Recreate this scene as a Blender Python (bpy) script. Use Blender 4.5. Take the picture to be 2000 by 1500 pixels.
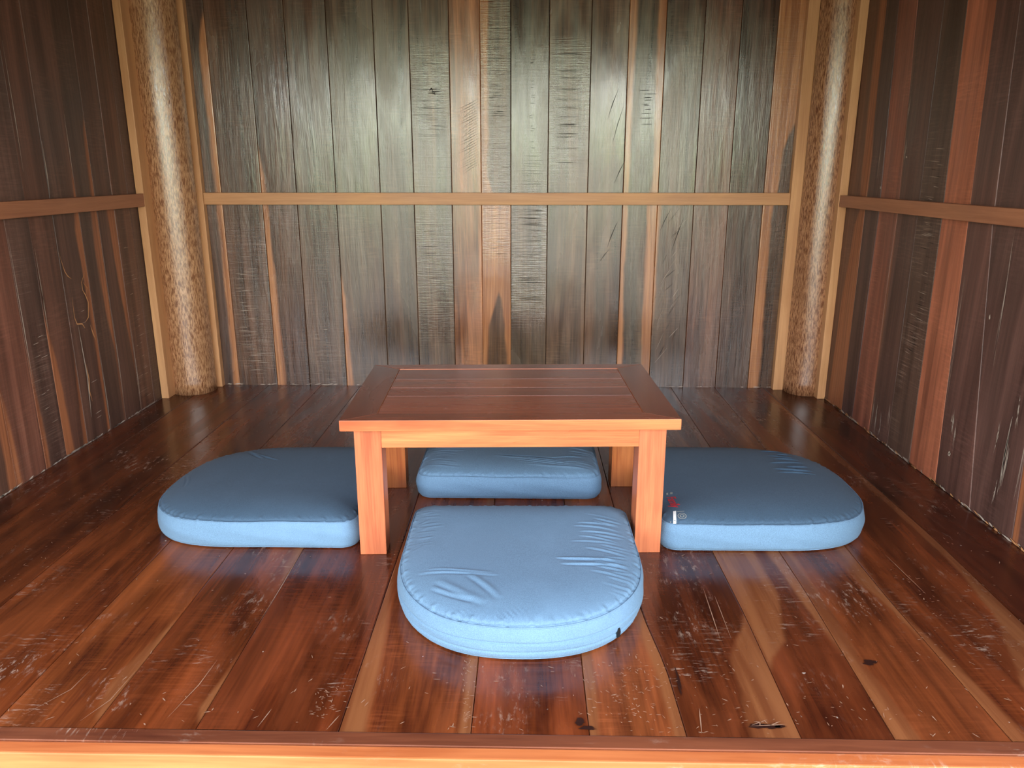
import bpy, bmesh, math, random
import numpy as np
from mathutils import Vector, Matrix
random.seed(7)
sc = bpy.context.scene
C = sc.collection
for o in list(bpy.data.objects): bpy.data.objects.remove(o)

# ------------------------------------------------------------ camera, light, exposure
cam = bpy.data.objects.new('camera', bpy.data.cameras.new('camera'))
C.objects.link(cam)
cam.location = (0, 0, 1.0)
cam.data.sensor_width = 36.0
cam.data.lens = 36.0 * 1500 / 2000
cam.rotation_euler = (math.radians(90) - math.atan(415 / 1500), 0, math.radians(1.2))
cam.data.clip_start = 0.02
sc.camera = cam

SKY = 11.0
world = bpy.data.worlds.new('overcast_sky'); sc.world = world; world.use_nodes = True
wn, wl = world.node_tree.nodes, world.node_tree.links
wn.clear()
wo = wn.new('ShaderNodeOutputWorld'); bg = wn.new('ShaderNodeBackground')
tc = wn.new('ShaderNodeTexCoord'); sep = wn.new('ShaderNodeSeparateXYZ')
wl.new(tc.outputs['Generated'], sep.inputs[0])
wnz = wn.new('ShaderNodeTexNoise'); wnz.inputs['Scale'].default_value = 5.5; wnz.inputs['Detail'].default_value = 5
wl.new(tc.outputs['Generated'], wnz.inputs['Vector'])
wa = wn.new('ShaderNodeMath'); wa.operation = 'MULTIPLY_ADD'
wl.new(wnz.outputs['Fac'], wa.inputs[0]); wa.inputs[1].default_value = 0.20
wl.new(sep.outputs['Z'], wa.inputs[2])
wr = wn.new('ShaderNodeValToRGB'); wl.new(wa.outputs[0], wr.inputs[0])
r = wr.color_ramp                                   # tree line below, bright overcast sky above
r.elements[0].position = 0.07; r.elements[0].color = (0.12, 0.16, 0.07, 1)
r.elements[1].position = 0.20; r.elements[1].color = (1.0, 1.0, 0.96, 1)
e = r.elements.new(0.13); e.color = (0.56, 0.68, 0.38, 1)
e = r.elements.new(0.45); e.color = (0.80, 0.88, 1.0, 1)
e = r.elements.new(0.95); e.color = (0.38, 0.44, 0.54, 1)
wl.new(wr.outputs[0], bg.inputs['Color']); bg.inputs['Strength'].default_value = SKY
wl.new(bg.outputs[0], wo.inputs[0])

vs = sc.view_settings
vs.view_transform = 'Standard'; vs.look = 'None'; vs.gamma = 1.0; vs.use_curve_mapping = False
vs.exposure = 0.0
sc.display_settings.display_device = 'sRGB'

# ------------------------------------------------------------ materials
class NT:
    def __init__(s, name):
        s.m = bpy.data.materials.new(name); s.m.use_nodes = True
        s.t = s.m.node_tree; s.n = s.t.nodes; s.l = s.t.links; s.n.clear()
        s.out = s.n.new('ShaderNodeOutputMaterial'); s.p = s.n.new('ShaderNodeBsdfPrincipled')
        s.l.new(s.p.outputs[0], s.out.inputs[0])
    def put(s, sock, v):
        if v is None: return
        if hasattr(v, 'is_output') or isinstance(v, bpy.types.NodeSocket): s.l.new(v, sock)
        elif isinstance(v, (tuple, list)):
            sock.default_value = tuple(v) + ((1,) if len(v) == 3 and len(sock.default_value) == 4 else ())
        else: sock.default_value = v
    def uv(s): return s.n.new('ShaderNodeTexCoord').outputs['UV']
    def scale(s, vec, sx, sy, sz=1.0, off=(0, 0, 0)):
        m = s.n.new('ShaderNodeMapping'); s.l.new(vec, m.inputs[0])
        m.inputs['Scale'].default_value = (sx, sy, sz); m.inputs['Location'].default_value = off
        return m.outputs[0]
    def noise(s, vec, sx, sy, detail=4, rough=0.55, dist=0.0, off=(0, 0, 0), sz=1.0):
        q = s.n.new('ShaderNodeTexNoise'); s.l.new(s.scale(vec, sx, sy, sz, off), q.inputs['Vector'])
        q.inputs['Scale'].default_value = 1.0; q.inputs['Detail'].default_value = detail
        q.inputs['Roughness'].default_value = rough; q.inputs['Distortion'].default_value = dist
        return q.outputs['Fac']
    def math(s, op, a, b=None, c=None, clamp=False):
        q = s.n.new('ShaderNodeMath'); q.operation = op; q.use_clamp = clamp
        for i, v in enumerate((a, b, c)):
            if v is not None: s.put(q.inputs[i], v)
        return q.outputs[0]
    def maprange(s, v, a, b, c=0.0, d=1.0, smooth=True):
        q = s.n.new('ShaderNodeMapRange'); q.interpolation_type = 'SMOOTHSTEP' if smooth else 'LINEAR'
        s.put(q.inputs[0], v)
        for i, k in enumerate((a, b, c, d)): s.put(q.inputs[i + 1], k)
        return q.outputs[0]
    def mix(s, f, a, b, mode='MIX'):
        q = s.n.new('ShaderNodeMix'); q.data_type = 'RGBA'; q.blend_type = mode; q.clamp_factor = True
        s.put(q.inputs[0], f); s.put(q.inputs[6], a); s.put(q.inputs[7], b)
        return q.outputs[2]
    def attr(s, name):
        q = s.n.new('ShaderNodeAttribute'); q.attribute_name = name
        return q
    def sepv(s, v):
        q = s.n.new('ShaderNodeSeparateXYZ'); s.l.new(v, q.inputs[0]); return q.outputs
    def bump(s, h, strength, dist, normal=None):
        q = s.n.new('ShaderNodeBump'); s.put(q.inputs['Height'], h)
        q.inputs['Strength'].default_value = strength; q.inputs['Distance'].default_value = dist
        if normal is not None: s.l.new(normal, q.inputs['Normal'])
        return q.outputs[0]

def wood(name, dark, light, sap=None, sapdark=None, grain=45, along=1.3, contrast=1.0, rough=(0.3, 0.5), spec=0.5,
         bump=0.25, saw=False, wear=0.0, wear_col=(0.5, 0.36, 0.27), cross=0.0, coat=0.0, undul=0.0, blot=0.5, tone=True, speck=0.0, streaks=0.0):
    t = NT(name); uv = t.uv()
    warp = t.noise(uv, 2.2, 0.6, 1)
    comb = t.n.new('ShaderNodeVectorMath'); comb.operation = 'MULTIPLY_ADD'
    cx = t.n.new('ShaderNodeCombineXYZ'); t.put(cx.inputs[0], warp); t.put(cx.inputs[2], 0.0)
    t.l.new(cx.outputs[0], comb.inputs[0]); comb.inputs[1].default_value = (0.09, 0, 0); t.l.new(uv, comb.inputs[2])
    w = comb.outputs[0]
    g1 = t.noise(w, grain, along, 5, 0.6, 0.1)
    g2 = t.noise(w, grain * 5.5, along * 5, 3, 0.6)
    b1 = t.noise(uv, 7, 1.6, 4, 0.6, 0.6, (3.1, 7.7, 0))
    f = t.math('ADD', t.math('MULTIPLY', g1, 0.62), t.math('MULTIPLY', g2, 0.38))
    f = t.maprange(f, 0.5 - 0.17 / contrast, 0.5 + 0.17 / contrast)
    f = t.math('ADD', t.math('MULTIPLY', f, 1 - blot), t.math('MULTIPLY', t.maprange(b1, 0.3, 0.7), blot))
    col = t.mix(f, dark, light)
    if streaks:                                      # heart-wood bands running along the plank
        k = t.maprange(t.noise(w, 17, 0.55, 3, 0.6, 0.0, (4, 9, 0)), 0.34, 0.66, 1 - streaks, 1 + streaks * .45)
        kc = t.n.new('ShaderNodeCombineColor')
        for i in range(3): t.put(kc.inputs[i], k)
        col = t.mix(1.0, col, kc.outputs[0], 'MULTIPLY')
    if cross:                                        # ripple figure across the grain
        c = t.noise(uv, 14, 130, 3, 0.6, 0.15)
        cm = t.noise(uv, 5, 4, 2)
        cc = t.math('MULTIPLY', t.maprange(c, 0.42, 0.66), t.maprange(cm, 0.42, 0.68))
        col = t.mix(t.math('MULTIPLY', cc, cross), col, tuple(min(1, k * 2.2 + .02) for k in light))
    if tone: col = t.mix(1.0, col, t.attr('tone').outputs['Color'], 'MULTIPLY')
    hgt = t.math('ADD', t.math('MULTIPLY', g1, 0.5), t.math('MULTIPLY', g2, 0.5))
    if sap is not None:
        d = t.sepv(t.attr('dist').outputs['Vector']); s_ = t.sepv(t.attr('sap').outputs['Vector'])
        wob = t.math('MULTIPLY_ADD', t.noise(uv, 9, 3.0, 4, 0.6, 0.0, (9, 2, 0)), 0.036, -0.018)
        masks = []
        for i in (0, 1):
            gate = t.maprange(s_[i], 0.002, 0.012)
            m = t.math('SUBTRACT', t.math('ADD', s_[i], t.math('MULTIPLY', wob, gate)), d[i])
            masks.append(t.math('MULTIPLY', t.maprange(m, -0.007, 0.009), gate))
        m = t.math('MAXIMUM', masks[0], masks[1])
        sc_ = t.mix(t.maprange(g1, 0.35, 0.65), sapdark, sap)
        col = t.mix(m, col, sc_)
    if saw:                                          # rough sawn lines in patches, amount from the 'sap' z channel
        s_ = t.sepv(t.attr('sap').outputs['Vector'])
        ln = t.noise(uv, 6, 190, 3, 0.7, 0.25)
        pt = t.noise(uv, 9, 5, 3, 0.6, 0, (5, 5, 0))
        sm = t.math('MULTIPLY', t.math('MULTIPLY', t.maprange(ln, 0.5, 0.68), t.maprange(pt, 0.38, 0.6)), s_[2])
        col = t.mix(t.math('MULTIPLY', sm, 0.55), col, (0.33, 0.22, 0.17))
        lm = t.math('MULTIPLY', t.math('MULTIPLY', t.maprange(ln, 0.44, 0.3), t.maprange(pt, 0.4, 0.6)), s_[2])
        col = t.mix(t.math('MULTIPLY', lm, 0.6), col, (0.02, 0.012, 0.01))
        hgt = t.math('ADD', hgt, t.math('MULTIPLY', t.math('MULTIPLY', ln, s_[2]), 1.2))
    ro = t.maprange(b1, 0.3, 0.7, rough[0], rough[1])
    if wear:
        pt = t.noise(uv, 3.2, 2.1, 5, 0.65, 0.3, (1, 4, 0)); fl = t.noise(uv, 75, 26, 5, 0.75)
        m = t.math('MULTIPLY', t.maprange(pt, 0.52, 0.72), t.maprange(fl, 0.52, 0.66))
        # cross scuffs
        fl2 = t.noise(uv, 22, 130, 4, 0.7); pt2 = t.noise(uv, 3.7, 2.6, 4, 0.6, 0, (8, 1, 0))
        m2 = t.math('MULTIPLY', t.maprange(pt2, 0.55, 0.7), t.maprange(fl2, 0.54, 0.68))
        m = t.math('MULTIPLY', t.math('MAXIMUM', m, m2), wear)
        col = t.mix(m, col, wear_col)
        ro = t.math('MULTIPLY_ADD', m, 0.3, ro)
        hgt = t.math('SUBTRACT', hgt, t.math('MULTIPLY', m, 0.4))
    if speck:
        v = t.noise(uv, 60, 45, 2, 0.5, 0, (2, 2, 0)); pv = t.noise(uv, 6, 5, 3)
        m = t.math('MULTIPLY', t.maprange(v, 0.74, 0.79), t.math('MULTIPLY', t.maprange(pv, 0.45, 0.6), speck))
        col = t.mix(m, col, (0.6, 0.5, 0.42))
    t.put(t.p.inputs['Base Color'], col)
    t.put(t.p.inputs['Roughness'], ro)
    t.p.inputs['Specular IOR Level'].default_value = spec
    nrm = None
    if undul: nrm = t.bump(t.noise(uv, 26, 4, 3, 0.55, 0.2), undul, 0.012)
    nrm = t.bump(hgt, bump, 0.002, nrm)
    t.l.new(nrm, t.p.inputs['Normal'])
    if coat:
        t.p.inputs['Coat Weight'].default_value = coat; t.p.inputs['Coat Roughness'].default_value = 0.12
    return t.m

def plain(name, col, rough=0.6, spec=0.4, metallic=0.0):
    t = NT(name); uv = t.n.new('ShaderNodeTexCoord').outputs['Object']
    q = t.noise(uv, 60, 60, 3)
    t.put(t.p.inputs['Base Color'], t.mix(q, tuple(k * .85 for k in col), tuple(min(1, k * 1.15) for k in col)))
    t.p.inputs['Roughness'].default_value = rough; t.p.inputs['Specular IOR Level'].default_value = spec
    t.p.inputs['Metallic'].default_value = metallic
    return t.m

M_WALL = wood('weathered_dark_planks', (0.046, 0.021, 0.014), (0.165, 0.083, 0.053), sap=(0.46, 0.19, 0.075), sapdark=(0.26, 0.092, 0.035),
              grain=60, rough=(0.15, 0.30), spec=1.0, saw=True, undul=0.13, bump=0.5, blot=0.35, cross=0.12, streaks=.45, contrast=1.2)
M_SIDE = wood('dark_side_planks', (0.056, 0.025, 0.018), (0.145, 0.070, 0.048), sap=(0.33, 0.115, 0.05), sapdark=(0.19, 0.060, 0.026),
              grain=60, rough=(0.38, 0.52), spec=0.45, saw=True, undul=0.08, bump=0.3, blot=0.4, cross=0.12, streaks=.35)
M_FLOOR = wood('red_brown_floorboards', (0.036, 0.0070, 0.0040), (0.275, 0.070, 0.018), sap=(0.235, 0.080, 0.028), sapdark=(0.150, 0.042, 0.014),
               grain=26, along=1.2, rough=(0.17, 0.36), spec=0.5, wear=0.75, cross=0.10, undul=0.05, bump=0.2, blot=0.62, speck=0.8, streaks=.32)
M_TRIM = wood('honey_trim_wood', (0.40, 0.175, 0.070), (0.62, 0.32, 0.145), grain=50, rough=(0.42, 0.6), bump=0.2, tone=False)
M_RAILD = wood('reddish_rail_wood', (0.23, 0.078, 0.036), (0.40, 0.165, 0.083), grain=45, rough=(0.4, 0.55), bump=0.2, tone=False)
M_BEAM = wood('orange_edge_beam_wood', (0.36, 0.078, 0.022), (0.60, 0.185, 0.058), contrast=1.3, grain=24, along=0.9, rough=(0.3, 0.45), bump=0.15, tone=False, wear=0.35, wear_col=(.75, .6, .45))
M_NOSE = wood('worn_edge_strip_wood', (0.07, 0.017, 0.009), (0.21, 0.06, 0.025), grain=30, rough=(0.25, 0.4), bump=0.2, tone=False, wear=0.7)
M_TABLE = wood('varnished_teak', (0.33, 0.078, 0.026), (0.66, 0.225, 0.078), grain=42, along=1.3, contrast=1.25, rough=(0.27, 0.36), spec=0.5, bump=0.08, tone=True, blot=0.5)
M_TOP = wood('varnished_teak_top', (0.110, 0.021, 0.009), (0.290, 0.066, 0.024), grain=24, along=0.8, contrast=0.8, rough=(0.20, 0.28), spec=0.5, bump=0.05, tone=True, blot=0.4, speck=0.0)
M_GAP = plain('dark_gap', (0.012, 0.007, 0.005), 0.9)
M_DUST = plain('pale_dusty_crack', (0.42, 0.33, 0.27), 0.9)
M_ROOF = plain('dark_roof_boards', (0.035, 0.022, 0.015), 0.8)
M_TRACK = plain('orange_worm_track', (0.52, 0.24, 0.10), 0.8)
M_CUT = plain('dark_saw_cut', (0.018, 0.011, 0.008), 0.7)
M_STAIN = plain('dark_floor_stain', (0.024, 0.008, 0.006), 0.3)

def column_mat():
    t = NT('coconut_column_wood'); uv = t.uv()
    a = t.noise(uv, 240, 34, 4, 0.7, 0.2); b = t.noise(uv, 110, 14, 4, 0.65, 0.4, (3, 3, 0)); c = t.noise(uv, 6, 3, 3)
    f = t.maprange(t.math('ADD', t.math('MULTIPLY', a, .75), t.math('MULTIPLY', b, .25)), 0.42, 0.57)
    col = t.mix(f, (0.155, 0.060, 0.026), (0.50, 0.275, 0.145))
    col = t.mix(t.math('MULTIPLY', t.maprange(c, .4, .7), .35), col, (0.26, 0.13, 0.065))
    col = t.mix(1.0, col, t.attr('tone').outputs['Color'], 'MULTIPLY')
    t.put(t.p.inputs['Base Color'], col)
    t.put(t.p.inputs['Roughness'], t.maprange(b, .4, .6, .17, .27))
    t.p.inputs['Specular IOR Level'].default_value = 1.0
    n = t.bump(t.noise(uv, 26, 5, 3), 0.12, 0.01); n = t.bump(f, 0.18, 0.0015, n)
    t.l.new(n, t.p.inputs['Normal'])
    return t.m
M_COL = column_mat()

def fabric_mat(name, col):
    t = NT(name); v = t.n.new('ShaderNodeTexCoord').outputs['Object']
    th = t.noise(v, 520, 520, 2, sz=520); big = t.noise(v, 5, 5, 4, .6, sz=5); mid = t.noise(v, 90, 90, 3, sz=90)
    c = t.mix(t.maprange(th, .35, .65), tuple(k * .86 for k in col), tuple(k * 1.12 for k in col))
    c = t.mix(t.math('MULTIPLY', t.maprange(big, .45, .75), .35), c, tuple(k * 1.3 + .004 for k in col))
    c = t.mix(t.math('MULTIPLY', t.maprange(mid, .5, .7), .05), c, tuple(k * 1.6 + .02 for k in col))
    t.put(t.p.inputs['Base Color'], c); t.p.inputs['Roughness'].default_value = 0.85
    t.p.inputs['Specular IOR Level'].default_value = 0.25
    t.p.inputs['Sheen Weight'].default_value = 0.06
    t.l.new(t.bump(t.math('ADD', th, t.math('MULTIPLY', mid, .6)), 0.2, 0.0006), t.p.inputs['Normal'])
    return t.m
M_BLUE = fabric_mat('slate_blue_canvas', (0.122, 0.208, 0.312))
M_BLUE2 = fabric_mat('slate_blue_piping', (0.120, 0.205, 0.31))
M_BLUE_SHADE = fabric_mat('slate_blue_shaded_top', (0.047, 0.084, 0.133))  # shaded copy of the canvas for the side cushion tops
M_BLACK = plain('black_plastic', (0.01, 0.012, 0.014), 0.35)
M_RED = plain('red_print', (0.55, 0.035, 0.05), 0.6)
M_WHITE = plain('white_print', (0.8, 0.8, 0.78), 0.6)
M_GREYP = plain('grey_print', (0.30, 0.30, 0.27), 0.6)

# ------------------------------------------------------------ mesh helper
class MB:
    def __init__(s): s.v = []; s.f = []; s.uv = []; s.mi = []; s.sm = []; s.dist = []; s.sap = []; s.tone = []
    def vert(s, co, dist=(0, 0, 0), sap=(0, 0, 0), tone=(1, 1, 1)):
        s.v.append(tuple(co)); s.dist.append(dist); s.sap.append(sap); s.tone.append(tuple(tone)); return len(s.v) - 1
    def face(s, idx, uvs, mi=0, smooth=False):
        s.f.append(tuple(idx)); s.uv.append(tuple(uvs)); s.mi.append(mi); s.sm.append(smooth)
    def build(s, name, mats, parent=None, loc=None):
        me = bpy.data.meshes.new(name); me.from_pydata(s.v, [], s.f)
        ul = me.uv_layers.new(name='UVMap')
        ul.data.foreach_set('uv', [c for u in s.uv for p in u for c in p])
        for nm, dat in (('dist', s.dist), ('sap', s.sap)):
            a = me.attributes.new(nm, 'FLOAT_VECTOR', 'POINT'); a.data.foreach_set('vector', [c for p in dat for c in p])
        a = me.attributes.new('tone', 'FLOAT_COLOR', 'POINT'); a.data.foreach_set('color', [c for p in s.tone for c in (*p, 1.0)])
        me.polygons.foreach_set('material_index', s.mi); me.polygons.foreach_set('use_smooth', s.sm)
        for m in (mats if isinstance(mats, (list, tuple)) else [mats]): me.materials.append(m)
        me.update()
        o = bpy.data.objects.new(name, me); C.objects.link(o)
        if parent is not None: o.parent = parent
        if loc: o.location = loc
        return o
    def bevel_box(s, lo, hi, grain=0, b=0.002, mi=0, tone=(1, 1, 1), uvo=None, corners=None):
        """Box with chamfered edges; corners may give the four (x, y) of a mitred plan instead."""
        bm = bmesh.new()
        if corners is None: corners = [(lo[0], lo[1]), (hi[0], lo[1]), (hi[0], hi[1]), (lo[0], hi[1])]
        bot = [bm.verts.new((x, y, lo[2])) for x, y in corners]; top = [bm.verts.new((x, y, hi[2])) for x, y in corners]
        bm.faces.new(bot[::-1]); bm.faces.new(top)
        for i in range(4): bm.faces.new((bot[i], bot[(i + 1) % 4], top[(i + 1) % 4], top[i]))
        if b: bmesh.ops.bevel(bm, geom=bm.edges[:], offset=b, segments=2, profile=0.6, affect='EDGES', clamp_overlap=True)
        bm.verts.index_update()
        if uvo is None: uvo = (random.uniform(0, 40), random.uniform(0, 40))
        base = len(s.v)
        for v in bm.verts: s.vert(v.co, tone=tone)
        oth = [a for a in (0, 1, 2) if a != grain]
        for f in bm.faces:
            s.face([base + v.index for v in f.verts], [(uvo[0] + v.co[oth[0]] + v.co[oth[1]], uvo[1] + v.co[grain]) for v in f.verts], mi)
        bm.free()

def struct(o): o['kind'] = 'structure'; return o
def thing(name, label, cat, loc=(0, 0, 0), rz=0.0, group=None):
    o = bpy.data.objects.new(name, None); C.objects.link(o); o.empty_display_size = .1
    o.location = loc; o.rotation_euler = (0, 0, rz); o['label'] = label; o['category'] = cat
    if group: o['group'] = group
    return o

XL, XR, YB, YF, HT = -1.673, 1.357, 3.57, 1.165, 2.25
FR = {'back': (lambda a, b, n: (a, YB - n, b), False), 'left': (lambda a, b, n: (XL + n, a, b), False),
      'right': (lambda a, b, n: (XR - n, a, b), True), 'floor': (lambda a, b, n: (a, b, n), False)}

def interp(pts, b):
    if isinstance(pts, (int, float)): return float(pts)
    if b <= pts[0][0]: return pts[0][1]
    for (b0, v0), (b1, v1) in zip(pts, pts[1:]):
        if b <= b1: return v0 + (v1 - v0) * (b - b0) / (b1 - b0)
    return pts[-1][1]

def board(mb, frame, lo, hi, b0, b1, tone=(1, 1, 1), sapL=0.0, sapR=0.0, saw=0.0, gap=0.0007, mi=0, wav=0.0012):
    """One plank: lo / hi = edge positions, numbers or lists of (b, a)."""
    fn, flip = FR[frame]
    uo, vo = random.uniform(0, 50), random.uniform(0, 50)
    ph = [random.uniform(0, 6.28) for _ in range(4)]; tilt = random.uniform(-1, 1) * wav; off = random.uniform(-1, 0) * wav
    rows = max(2, int((b1 - b0) / 0.06))
    grid = []
    for j in range(rows + 1):
        b = b0 + (b1 - b0) * j / rows
        a0, a1 = interp(lo, b) + gap, interp(hi, b) - gap
        w = a1 - a0
        prof = [(0, -.012), (0, -.0014), (.0013, 0), (.003, 0)] + [(w * k / 4, 0) for k in (1, 2, 3)] + [(w - .003, 0), (w - .0013, 0), (w, -.0014), (w, -.012)]
        row = []
        for da, dn in prof:
            u = da / w
            n = dn + off + tilt * (u - .5) + wav * .6 * math.sin(2.1 * b + ph[0]) * math.sin(3 * u + ph[1]) + wav * .3 * math.sin(7 * b + ph[2])
            row.append(mb.vert(fn(a0 + da, b, n), (da, w - da, 0), (interp(sapL, b), interp(sapR, b), interp(saw, b)), tone))
        grid.append((row, [(uo + a0 + p[0], vo + b) for p in prof]))
    for j in range(rows):
        r0, u0 = grid[j]; r1, u1 = grid[j + 1]
        for i in range(len(r0) - 1):
            idx = [r0[i], r0[i + 1], r1[i + 1], r1[i]]; us = [u0[i], u0[i + 1], u1[i + 1], u1[i]]
            if flip: idx.reverse(); us.reverse()
            mb.face(idx, us, mi, True)

def streak(mb, frame, pts, w, mi, lift=0.0009):
    """Thin tapering crack / scratch lying on a board face."""
    fn, flip = FR[frame]
    pts = [Vector(p) for p in pts]
    if len(pts) == 2: pts = [pts[0], pts[0].lerp(pts[1], .35), pts[0].lerp(pts[1], .7), pts[1]]
    prev = None; n = len(pts)
    for i, p in enumerate(pts):
        d = (pts[min(i + 1, n - 1)] - pts[max(i - 1, 0)]); d.normalize() if d.length > 0 else None
        k = Vector((-d.y, d.x)) * w * .5 * (0.12 if i in (0, n - 1) else random.uniform(.55, 1.15))
        cur = (mb.vert(fn(p.x + k.x, p.y + k.y, lift)), mb.vert(fn(p.x - k.x, p.y - k.y, lift)))
        if prev:
            idx = [prev[0], prev[1], cur[1], cur[0]]
            if flip: idx.reverse()
            mb.face(idx, [(p.x, p.y)] * 4, mi)
        prev = cur

def blotch(mb, frame, c, rx, ry, mi, lift=0.0008, n=22):
    fn, flip = FR[frame]; ids = []
    for i in range(n):
        t = 2 * math.pi * i / n; k = random.uniform(.6, 1.1)
        ids.append(mb.vert(fn(c[0] + rx * k * math.cos(t), c[1] + ry * k * math.sin(t), lift)))
    if flip: ids.reverse()
    mb.face(ids, [(c[0], c[1])] * n, mi)

# ------------------------------------------------------------ back wall
def T(r, g=None, b=None): return (r, r if g is None else g, r if b is None else b)
GREY, BRN, PUR = (1.0, 1.0, 0.93), (1.0, .86, .78), (1.0, .82, .85)
mb = MB()
SB = [-1.515, -1.398, -1.214, -1.0545, -.874, -.672, -.519, -.3465, -.213, -.080, .086, .266, .4255, .583, .7465, .901, 1.0555, 1.18]
spec = [
 dict(tone=(.85, .9, 1.0), sapR=[(0, .026), (.8, .026), (1.2, .03), (1.5, .038), (1.66, .004), (1.7, 0)]),
 dict(tone=(.95, .86, .74), saw=[(0, .3), (.1, .6), (.7, .9), (.8, .2), (.9, .1), (2, .1)]),
 dict(tone=(.78, .66, .55), sapL=[(0, .042), (.6, .03), (1.0, .02), (1.15, 0), (2, 0)], saw=[(0, .3), (.15, .2), (.7, .2), (.8, .5), (.9, 0)]),
 dict(tone=(.82, .74, .62), saw=[(0, .5), (.4, .3), (.8, .2), (.9, 0)]),
 dict(tone=(.90, .95, .80), sapL=[(0, .028), (.35, .022), (.55, .004), (.6, 0)], saw=.1),
 dict(tone=(.88, .88, .72), saw=.05),
 dict(tone=(1.0, 1.02, .86), saw=[(0, .1), (.3, .5), (.7, .5), (.85, .2), (1.1, .3), (1.45, .5), (1.6, 0)]),
 dict(tone=(2.9, 2.15, 1.35), saw=.1),
 dict(tone=(1.05, 1.05, .86), sapL=[(0, .02), (.3, .03), (.45, .075), (.6, .13), (.85, .13), (.93, .03), (1.7, .035)], sapR=[(0, .012), (.3, .03), (.45, .05), (.55, .1), (.8, .1), (.86, .0)], saw=[(0, 0), (.55, 0), (.65, .7), (.85, .7), (1.2, .5), (1.6, .6)]),
 dict(tone=(.88, .98, .86), saw=[(0, 0), (.3, .3), (.4, .9), (.84, .9), (.95, .15), (1.2, .1)]),
 dict(tone=(1.08, 1.10, .92), saw=[(0, 0), (.8, .1), (1.0, .35), (1.5, .35), (1.6, 0)]),
 dict(tone=(1.06, 1.04, .88), saw=.0),
 dict(tone=(.88, 1.0, .88), sapL=[(0, .026), (.8, .018), (1.0, .024), (1.6, .028)], sapR=[(0, .040), (.5, .045), (.85, .048), (.95, .03), (1.7, .038)], saw=.1),
 dict(tone=(.95, .98, .90), sapL=[(0, .0), (.5, .01), (.85, .014), (.9, 0)], saw=.0),
 dict(tone=(1.12, .92, .82), saw=.0),
 dict(tone=(.78, .76, .76), saw=.0),
 dict(tone=(.85, .82, .74), sapL=[(0, .048), (.5, .045), (.82, .042), (.9, .055), (1.1, .07), (1.3, .15), (2, .15)], saw=.35),
]
for i, sp in enumerate(spec): board(mb, 'back', SB[i], SB[i + 1], 0, HT, **sp)
for a0, a1 in ((XL, SB[0]), (SB[-1], XR)): board(mb, 'back', a0, a1, 0, HT, tone=(.6, .6, .6))
# saw cuts across single boards (short dark grooves), knots and chatter marks
def cuts(frame, a0, a1, z0, z1, n, mi=1, w=(.0008, .002), lmin=.3):
    for _ in range(n):
        z = random.uniform(z0, z1); L = random.uniform(lmin, 1) * (a1 - a0); s0 = random.uniform(a0, a1 - L)
        streak(mb, frame, [(s0, z + random.uniform(-.001, .001)), (s0 + L, z + random.uniform(-.0015, .0015))], random.uniform(*w), mi)
cuts('back', -.505, -.37, 1.15, 1.50, 16)
cuts('back', -.50, -.40, .50, .80, 8)
cuts('back', -.19, -.09, 1.22, 1.62, 30)
cuts('back', -.20, -.09, .62, .85, 22, w=(.0006, .0013))
cuts('back', -.065, .075, .42, .85, 46, w=(.0008, .0018), lmin=.5)
cuts('back', .0, .03, 1.1, 1.5, 22, w=(.0008, .0016))
cuts('back', -.05, .07, .93, 1.08, 12, w=(.0006, .001))
for z in (1.04, 1.10, 1.145, 1.16, 1.195, 1.20, 1.23, 1.27, 1.305, 1.345, 1.39, 1.42, 1.49): cuts('back', .115, .235, z - .004, z + .004, 3, w=(.0008, .0016), lmin=.5)
for z in (1.20, 1.225, 1.245, 1.262, 1.278, 1.283, 1.30, 1.31, 1.325, 1.34): streak(mb, 'back', [(.475 + random.uniform(0, .03), z), (.54 + random.uniform(-.02, .02), z + .001)], .003, 1)
for k in range(9): streak(mb, 'back', [(.475 + random.uniform(0, .02), .12 + k * .022), (.54 + random.uniform(-.02, .0), .12 + k * .022)], .0015, 1)
for k in range(26):                                   # chatter fan on the tan board
    z = 1.02 + k * .011; streak(mb, 'back', [(-.30 + random.uniform(-.015, .02), z - .03), (-.26, z - .008), (-.223, z + .012)], .0016, 1)
for k in range(22):                                   # rough torn grain on right boards
    z = .12 + k * .031; a = random.uniform(.60, .68)
    streak(mb, 'back', [(a, z), (a + random.uniform(.02, .06), z + random.uniform(.04, .09))], random.uniform(.001, .0025), 1 if k % 2 else 2)
for k in range(34):
    z = .08 + k * .021; streak(mb, 'back', [(1.115 + random.uniform(-.01, .02), z), (1.155, z + .014)], .0013, 1)
for (a, z, L) in ((.345, 1.22, .13), (.37, 1.12, .16), (.36, .66, .12), (.385, .95, .1), (.33, .6, .06), (.60, .74, .1), (.66, .66, .14)):
    streak(mb, 'back', [(a, z), (a + .02, z + L * .5), (a + .045, z + L)], .003, 1)
for k in range(7): streak(mb, 'back', [(-.44 + random.uniform(-.02, .02), 1.335 + random.uniform(-.02, .02)), (-.41 + random.uniform(-.02, .03), 1.335 + random.uniform(-.02, .02))], .004, 1)
for k in range(40):                                   # pale horizontal scuffs on the second plank
    z = random.uniform(.05, .62); a = random.uniform(-1.385, -1.30)
    streak(mb, 'back', [(a, z), (a + random.uniform(.04, .08), z + .001)], random.uniform(.0008, .0016), 2)
for k in range(22):
    z = random.uniform(.02, .3); a = random.uniform(-1.04, -.95)
    streak(mb, 'back', [(a, z), (a + random.uniform(.02, .05), z)], random.uniform(.0006, .0012), 2)
for k in range(60):                                   # pale ragged line where wall meets floor
    a = random.uniform(SB[0], SB[-1]); streak(mb, 'back', [(a, .004), (a + random.uniform(.01, .05), random.uniform(.003, .009))], random.uniform(.002, .006), 2)
def backing(mb, lo, hi): mb.bevel_box(lo, hi, 2, 0, mi=3)
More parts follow.
